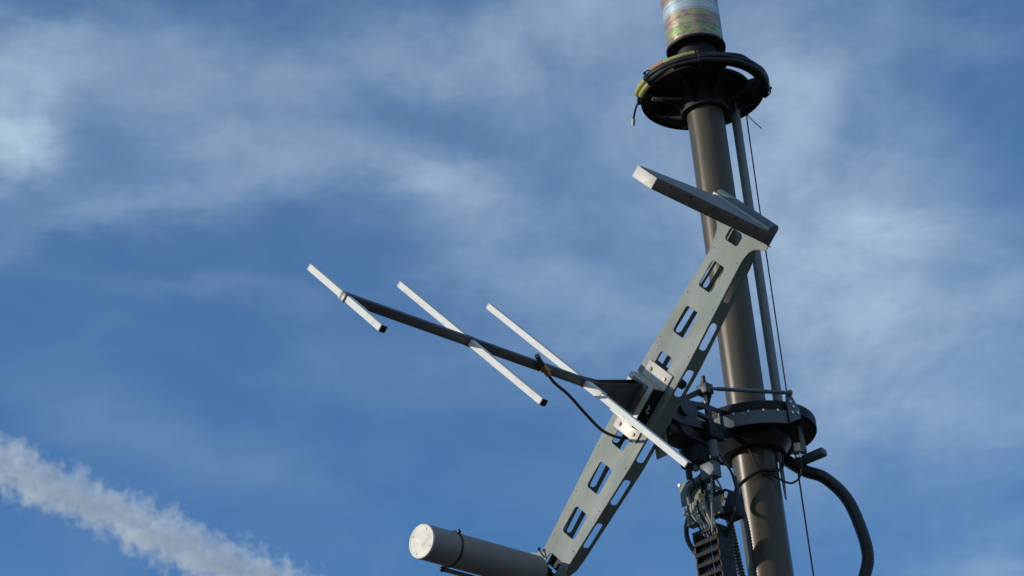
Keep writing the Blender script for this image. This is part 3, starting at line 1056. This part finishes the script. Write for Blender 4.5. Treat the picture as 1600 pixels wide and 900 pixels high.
# hinge tube through the slotted frame
b = MB()
b.cyl(A(-0.032, 0.108, -0.075), A(-0.032, 0.108, 0.075), 0.0135, None, 20)
bmesh.ops.transform(b.bm, matrix=RAD.inverted() @ ANT, verts=b.bm.verts)
b.build('cross_tube', M_DARK, arm)

# ------------------------------------------------------------------ cable gland box and energy chain under the arm
gb = thing('gland_box', 'grey junction plates crowded with cable glands under the arm', 'junction box', RAD, (0.28, -0.01, 4.5))
b = MB()
b.box((0.272, -0.047, 4.538), (0.006, 0.078, 0.072), None, 0.001)
pl = b.build('upper_plate', M_FRAME, gb)
for y, z in ((-0.083, 4.570), (-0.05, 4.571), (-0.083, 4.506), (-0.046, 4.506)):
    b = MB()
    b.cyl((0.275, y, z), (0.279, y, z), 0.0032, 0.0028, 8)
    b.build('screw', M_SILVER, pl)
b = MB()
b.box((0.240, -0.035, 4.538), (0.055, 0.075, 0.066), None, 0.003)
b.build('housing', M_BLACKP, gb)
b = MB()
b.box((0.272, -0.007, 4.4615), (0.006, 0.136, 0.055), None, 0.001)
b.box((0.262, -0.007, 4.4365), (0.03, 0.136, 0.006), None, 0.001)
lp = b.build('lower_plate', M_FRAME, gb)
for k in range(7):
    y = -0.066 + 0.0195 * k
    b = MB()
    b.cyl((0.276, y, 4.436), (0.281, y, 4.436), 0.0036, 0.003, 8)
    b.build('screw', M_SILVER, lp)
b = MB()
b.box((0.225, 0.05, 4.47), (0.08, 0.05, 0.075), None, 0.003)
b.box((0.235, 0.0, 4.505), (0.05, 0.10, 0.012), None, 0.002)
b.build('rear_block', M_BLACKP, gb)
# elbow pipe
b = MB()
b.tube([(0.285, 0.066, 4.655), (0.285, 0.066, 4.60)], 0.0145, 18, smooth=False)
b.box((0.285, 0.045, 4.566), (0.036, 0.052, 0.048), None, 0.003)
b.tube([(0.288, 0.03, 4.562), (0.288, -0.022, 4.550), (0.286, -0.041, 4.543), (0.284, -0.049, 4.530), (0.281, -0.050, 4.50), (0.280, -0.048, 4.47)], lambda t: 0.0118 - 0.006 * t, 14, 7)
b.build('elbow_pipe', M_BAND, gb)
for y in (-0.012, 0.014):
    b = MB()
    zc = 4.552 + y * 0.25
    b.tube([(0.288 + 0.0135 * cos(t), y, zc + 0.0135 * sin(t)) for t in [2 * pi * k / 10 for k in range(10)]], 0.0018, 6, 3, closed=True)
    b.build('pipe_tie', M_RUBBER, gb)
for y, z, m in ((-0.006, 4.512, M_BRASS), (0.004, 4.506, M_BRASS), (0.075, 4.478, M_BRASS), (0.088, 4.483, M_SILVER), (-0.07, 4.486, M_SILVER), (-0.047, 4.492, M_SILVER),
                (-0.023, 4.499, M_SILVER), (0.075, 4.462, M_SILVER), (0.03, 4.53, M_SILVER)):
    b = MB()
    b.cyl((0.283, y, z), (0.288, y, z - 0.019), 0.0046, 0.0042, 10)
    b.cyl((0.282, y, z + 0.001), (0.2838, y, z - 0.006), 0.006, None, 6)
    b.build('gland', m, gb)
cabs = [(-0.052, -0.030), (-0.040, -0.020), (-0.030, -0.010), (-0.016, 0.0), (-0.004, 0.008), (0.010, 0.016), (0.024, 0.022), (0.036, 0.027)]
for k, (y0, y1) in enumerate(cabs):
    b = MB()
    b.tube([(0.288, y0, 4.492), (0.294, y0 + 0.004, 4.465), (0.292, (y0 + y1) / 2 + 0.006, 4.436), (0.283, y1 + 0.006, 4.412), (0.262, y1, 4.385)], 0.0030 + 0.0006 * (k % 3), 8, 6)
    b.build('thin_cable', M_CABLEG if k % 3 else M_RUBBER, gb)
b = MB()
b.bar((0.287, -0.052, 4.462), (0.287, -0.014, 4.470), 0.004, 0.006, bevel=0.001)
b.build('cable_clip', M_SENSOR, gb)
b = MB()
b.cyl((0.297, 0.056, 4.555), (0.300, 0.034, 4.375), 0.0027, 0.0033, 8)
b.build('slim_rod', M_POLE, gb)
b = MB()
b.tube([(0.27, 0.07, 4.62), (0.26, 0.085, 4.585), (0.25, 0.095, 4.55), (0.24, 0.10, 4.50)], 0.004, 8, 6)
b.tube([(0.29, -0.02, 4.64), (0.29, -0.03, 4.60), (0.285, -0.035, 4.57)], 0.010, 12, 6)
b.tube([(0.29, 0.018, 4.63), (0.288, 0.022, 4.60), (0.285, 0.025, 4.565)], 0.0028, 8, 6)
b.build('riser_cable', M_RUBBER, gb)
b = MB()
b.cyl((0.29, -0.004, 4.585), (0.29, -0.004, 4.615), 0.0075, None, 10)
b.build('grey_gland', M_POLE, gb)

ch = thing('energy_chain', 'black plastic cable chain with grey rungs hanging beside the mast', 'cable chain', RAD, (0.25, -0.01, 4.40))
Y0, Y1 = -0.056, 0.038
X0, X1 = 0.214, 0.280
b = MB()
z = 4.405
PIT = 0.0335
n = 34
for k in range(n):
    zt = z - k * PIT
    for y in (Y0 + 0.003, Y1 - 0.003):
        b.box(((X0 + X1) / 2, y, zt - 0.015), (X1 - X0, 0.006 if k % 2 else 0.0075, 0.0345), None, 0.0015, 1)
b.build('side_links', M_BLACKP, ch)
for k in range(n):
    b = MB()
    zt = z - k * PIT
    b.box((X1 - 0.001, (Y0 + Y1) / 2, zt - 0.006), (0.006, Y1 - Y0 - 0.003, 0.0125), None, 0.001, 1)
    b.build('rung', M_RUNG, ch)
b = MB()
for k in range(7):
    y = Y0 + 0.012 + k * 0.0105
    b.tube([(0.262, y, 4.39), (0.260 + random.uniform(-.004, .004), y + random.uniform(-.003, .003), 4.2), (0.262, y, 3.9), (0.262, y, 3.29)], 0.0042, 8, 3)
b.build('inner_cables', M_RUBBER, ch)

# ------------------------------------------------------------------ loose cables round the lower disc
def cable(name, pts, r, frame_, label, cat='cable', m=None, seg=10, sub=8, rfun=None):
    mb = MB()
    mb.tube(pts, r, seg, sub, rfun=rfun)
    ob = mb.build(name, m or M_RUBBER, None, frame_, pts[0])
    return tag(ob, label, cat)


cable('loop_cable', [(0.255, -0.060, 4.50), (0.262, -0.072, 4.475), (0.268, -0.083, 4.44), (0.272, -0.082, 4.40), (0.27, -0.070, 4.365), (0.262, -0.053, 4.335), (0.25, -0.035, 4.31)], 0.0072, RAD,
      'black cable loop bulging left of the cable chain')
cable('loop_cable', [(0.235, 0.09, 4.545), (0.24, 0.098, 4.50), (0.243, 0.090, 4.45), (0.245, 0.062, 4.405), (0.24, 0.035, 4.375), (0.235, 0.02, 4.34)], 0.0068, RAD,
      'black cable loop between the cable chain and the mast')
cable('draped_cable', [(-0.085, -0.13, 4.47), (-0.0985, -0.075, 4.5223), (-0.0720, -0.082, 4.571), (-0.0318, -0.086, 4.6026), (0.0089, -0.088, 4.619), (0.045, -0.075, 4.622), (0.0735, -0.04, 4.64), (0.085, 0.0, 4.70),
                       (0.088, 0.0, 4.76)], 0.0055, MAST, 'black cable draped across the front of the mast below the disc')
cable('sensor_cable', [(0.132, -0.062, 4.660), (0.132, -0.06, 4.640), (0.130, -0.055, 4.618), (0.119, -0.05, 4.598), (0.100, -0.045, 4.588), (0.0815, -0.045, 4.592), (0.060, -0.055, 4.602), (0.03, -0.076, 4.615), (0.0, -0.078, 4.64),
                       (-0.02, -0.077, 4.70)], 0.0032, MAST, 'thin dark cable curling from the small sensor back to the mast')


def corr(r, dr, pitch):
    return lambda s: r + dr * (0.5 - abs((s / pitch) % 1.0 - 0.5)) * 2 - dr * 0.5


cable('corrugated_hose', [(0.075, 0.06, 4.745), (0.1035, 0.05, 4.703), (0.150, 0.03, 4.655), (0.2061, 0.02, 4.6202), (0.2624, 0.02, 4.5446), (0.2908, 0.02, 4.4376), (0.2966, 0.02, 4.3548), (0.2753, 0.02, 4.2879),
                          (0.235, 0.02, 4.19), (0.20, 0.02, 4.05), (0.16, 0.04, 3.6), (0.15, 0.05, 2.5), (0.16, 0.03, 0.05)], 0.0180, MAST,
      'thick black corrugated hose arching out right of the mast', 'hose', seg=20, sub=64, rfun=corr(0.0186, 0.0012, 0.0082))
# spiral-wrapped cable left of the mast
sp = [(-0.125, -0.03, 4.60), (-0.112, -0.045, 4.53), (-0.103, -0.05, 4.47), (-0.0975, -0.05, 4.40), (-0.0925, -0.05, 4.33), (-0.0855, -0.05, 4.27), (-0.077, -0.055, 4.22), (-0.075, -0.055, 4.0), (-0.076, -0.055, 3.3),
      (-0.082, -0.055, 1.8), (-0.095, -0.05, 0.05)]
cable('spiral_wrapped_cable', sp, 0.0095, MAST, 'black spiral wrapped cable running close along the mast, left side', seg=14, sub=60, rfun=corr(0.0105, 0.003, 0.0105), m=M_SPIRAL)
for k, pts in enumerate(([(-0.135, -0.05, 4.585), (-0.12, -0.05, 4.56), (-0.105, -0.05, 4.565)], [(-0.14, -0.05, 4.61), (-0.12, -0.05, 4.585), (-0.105, -0.05, 4.545)],
                         [(-0.135, -0.05, 4.64), (-0.118, -0.05, 4.60), (-0.108, -0.05, 4.55)])):
    cable('short_wire', pts, 0.003, MAST, ('lowest of the short black wires fanning between chain and mast', 'middle of the short black wires fanning between chain and mast',
                                           'topmost of the short black wires fanning between chain and mast')[k])

# ------------------------------------------------------------------ little sensor and its stop bar on the right
sn = thing('limit_sensor', 'small ivory and grey sensor hanging under the right of the lower disc', 'sensor', MAST, (0.14, 0, 4.76))
b = MB()
b.box((0.126, -0.064, 4.691), (0.020, 0.022, 0.028), None, 0.002)
b.build('sensor_body', M_SENSOR, sn)
b = MB()
b.prism([(-0.004, 4.764), (0.006, 4.764), (0.013, 4.679), (-0.004, 4.679)], -0.010, 0.010, lambda x, y, d: Vector((0.141 + x, -0.062 + d, y)), 0.001)
b.box((0.134, -0.064, 4.6765), (0.040, 0.026, 0.004), None, 0.0008)
b.build('sensor_bracket', M_POLE, sn)
b = MB()
b.cyl((0.132, -0.063, 4.675), (0.132, -0.062, 4.661), 0.0045, 0.004, 10)
b.build('plug', M_SILVER, sn)
sb = MB()
sb.box((0.172, 0.012, 4.690), (0.100, 0.032, 0.024), Matrix.Rotation(radians(-32), 3, 'Z') @ Matrix.Rotation(radians(-4), 3, 'Y'), 0.006, 3)
o = sb.build('stop_bar', M_BAND, None, MAST, (0.13, 0.0, 4.69))
tag(o, 'stubby slate grey bar poking out right below the lower disc', 'bar')
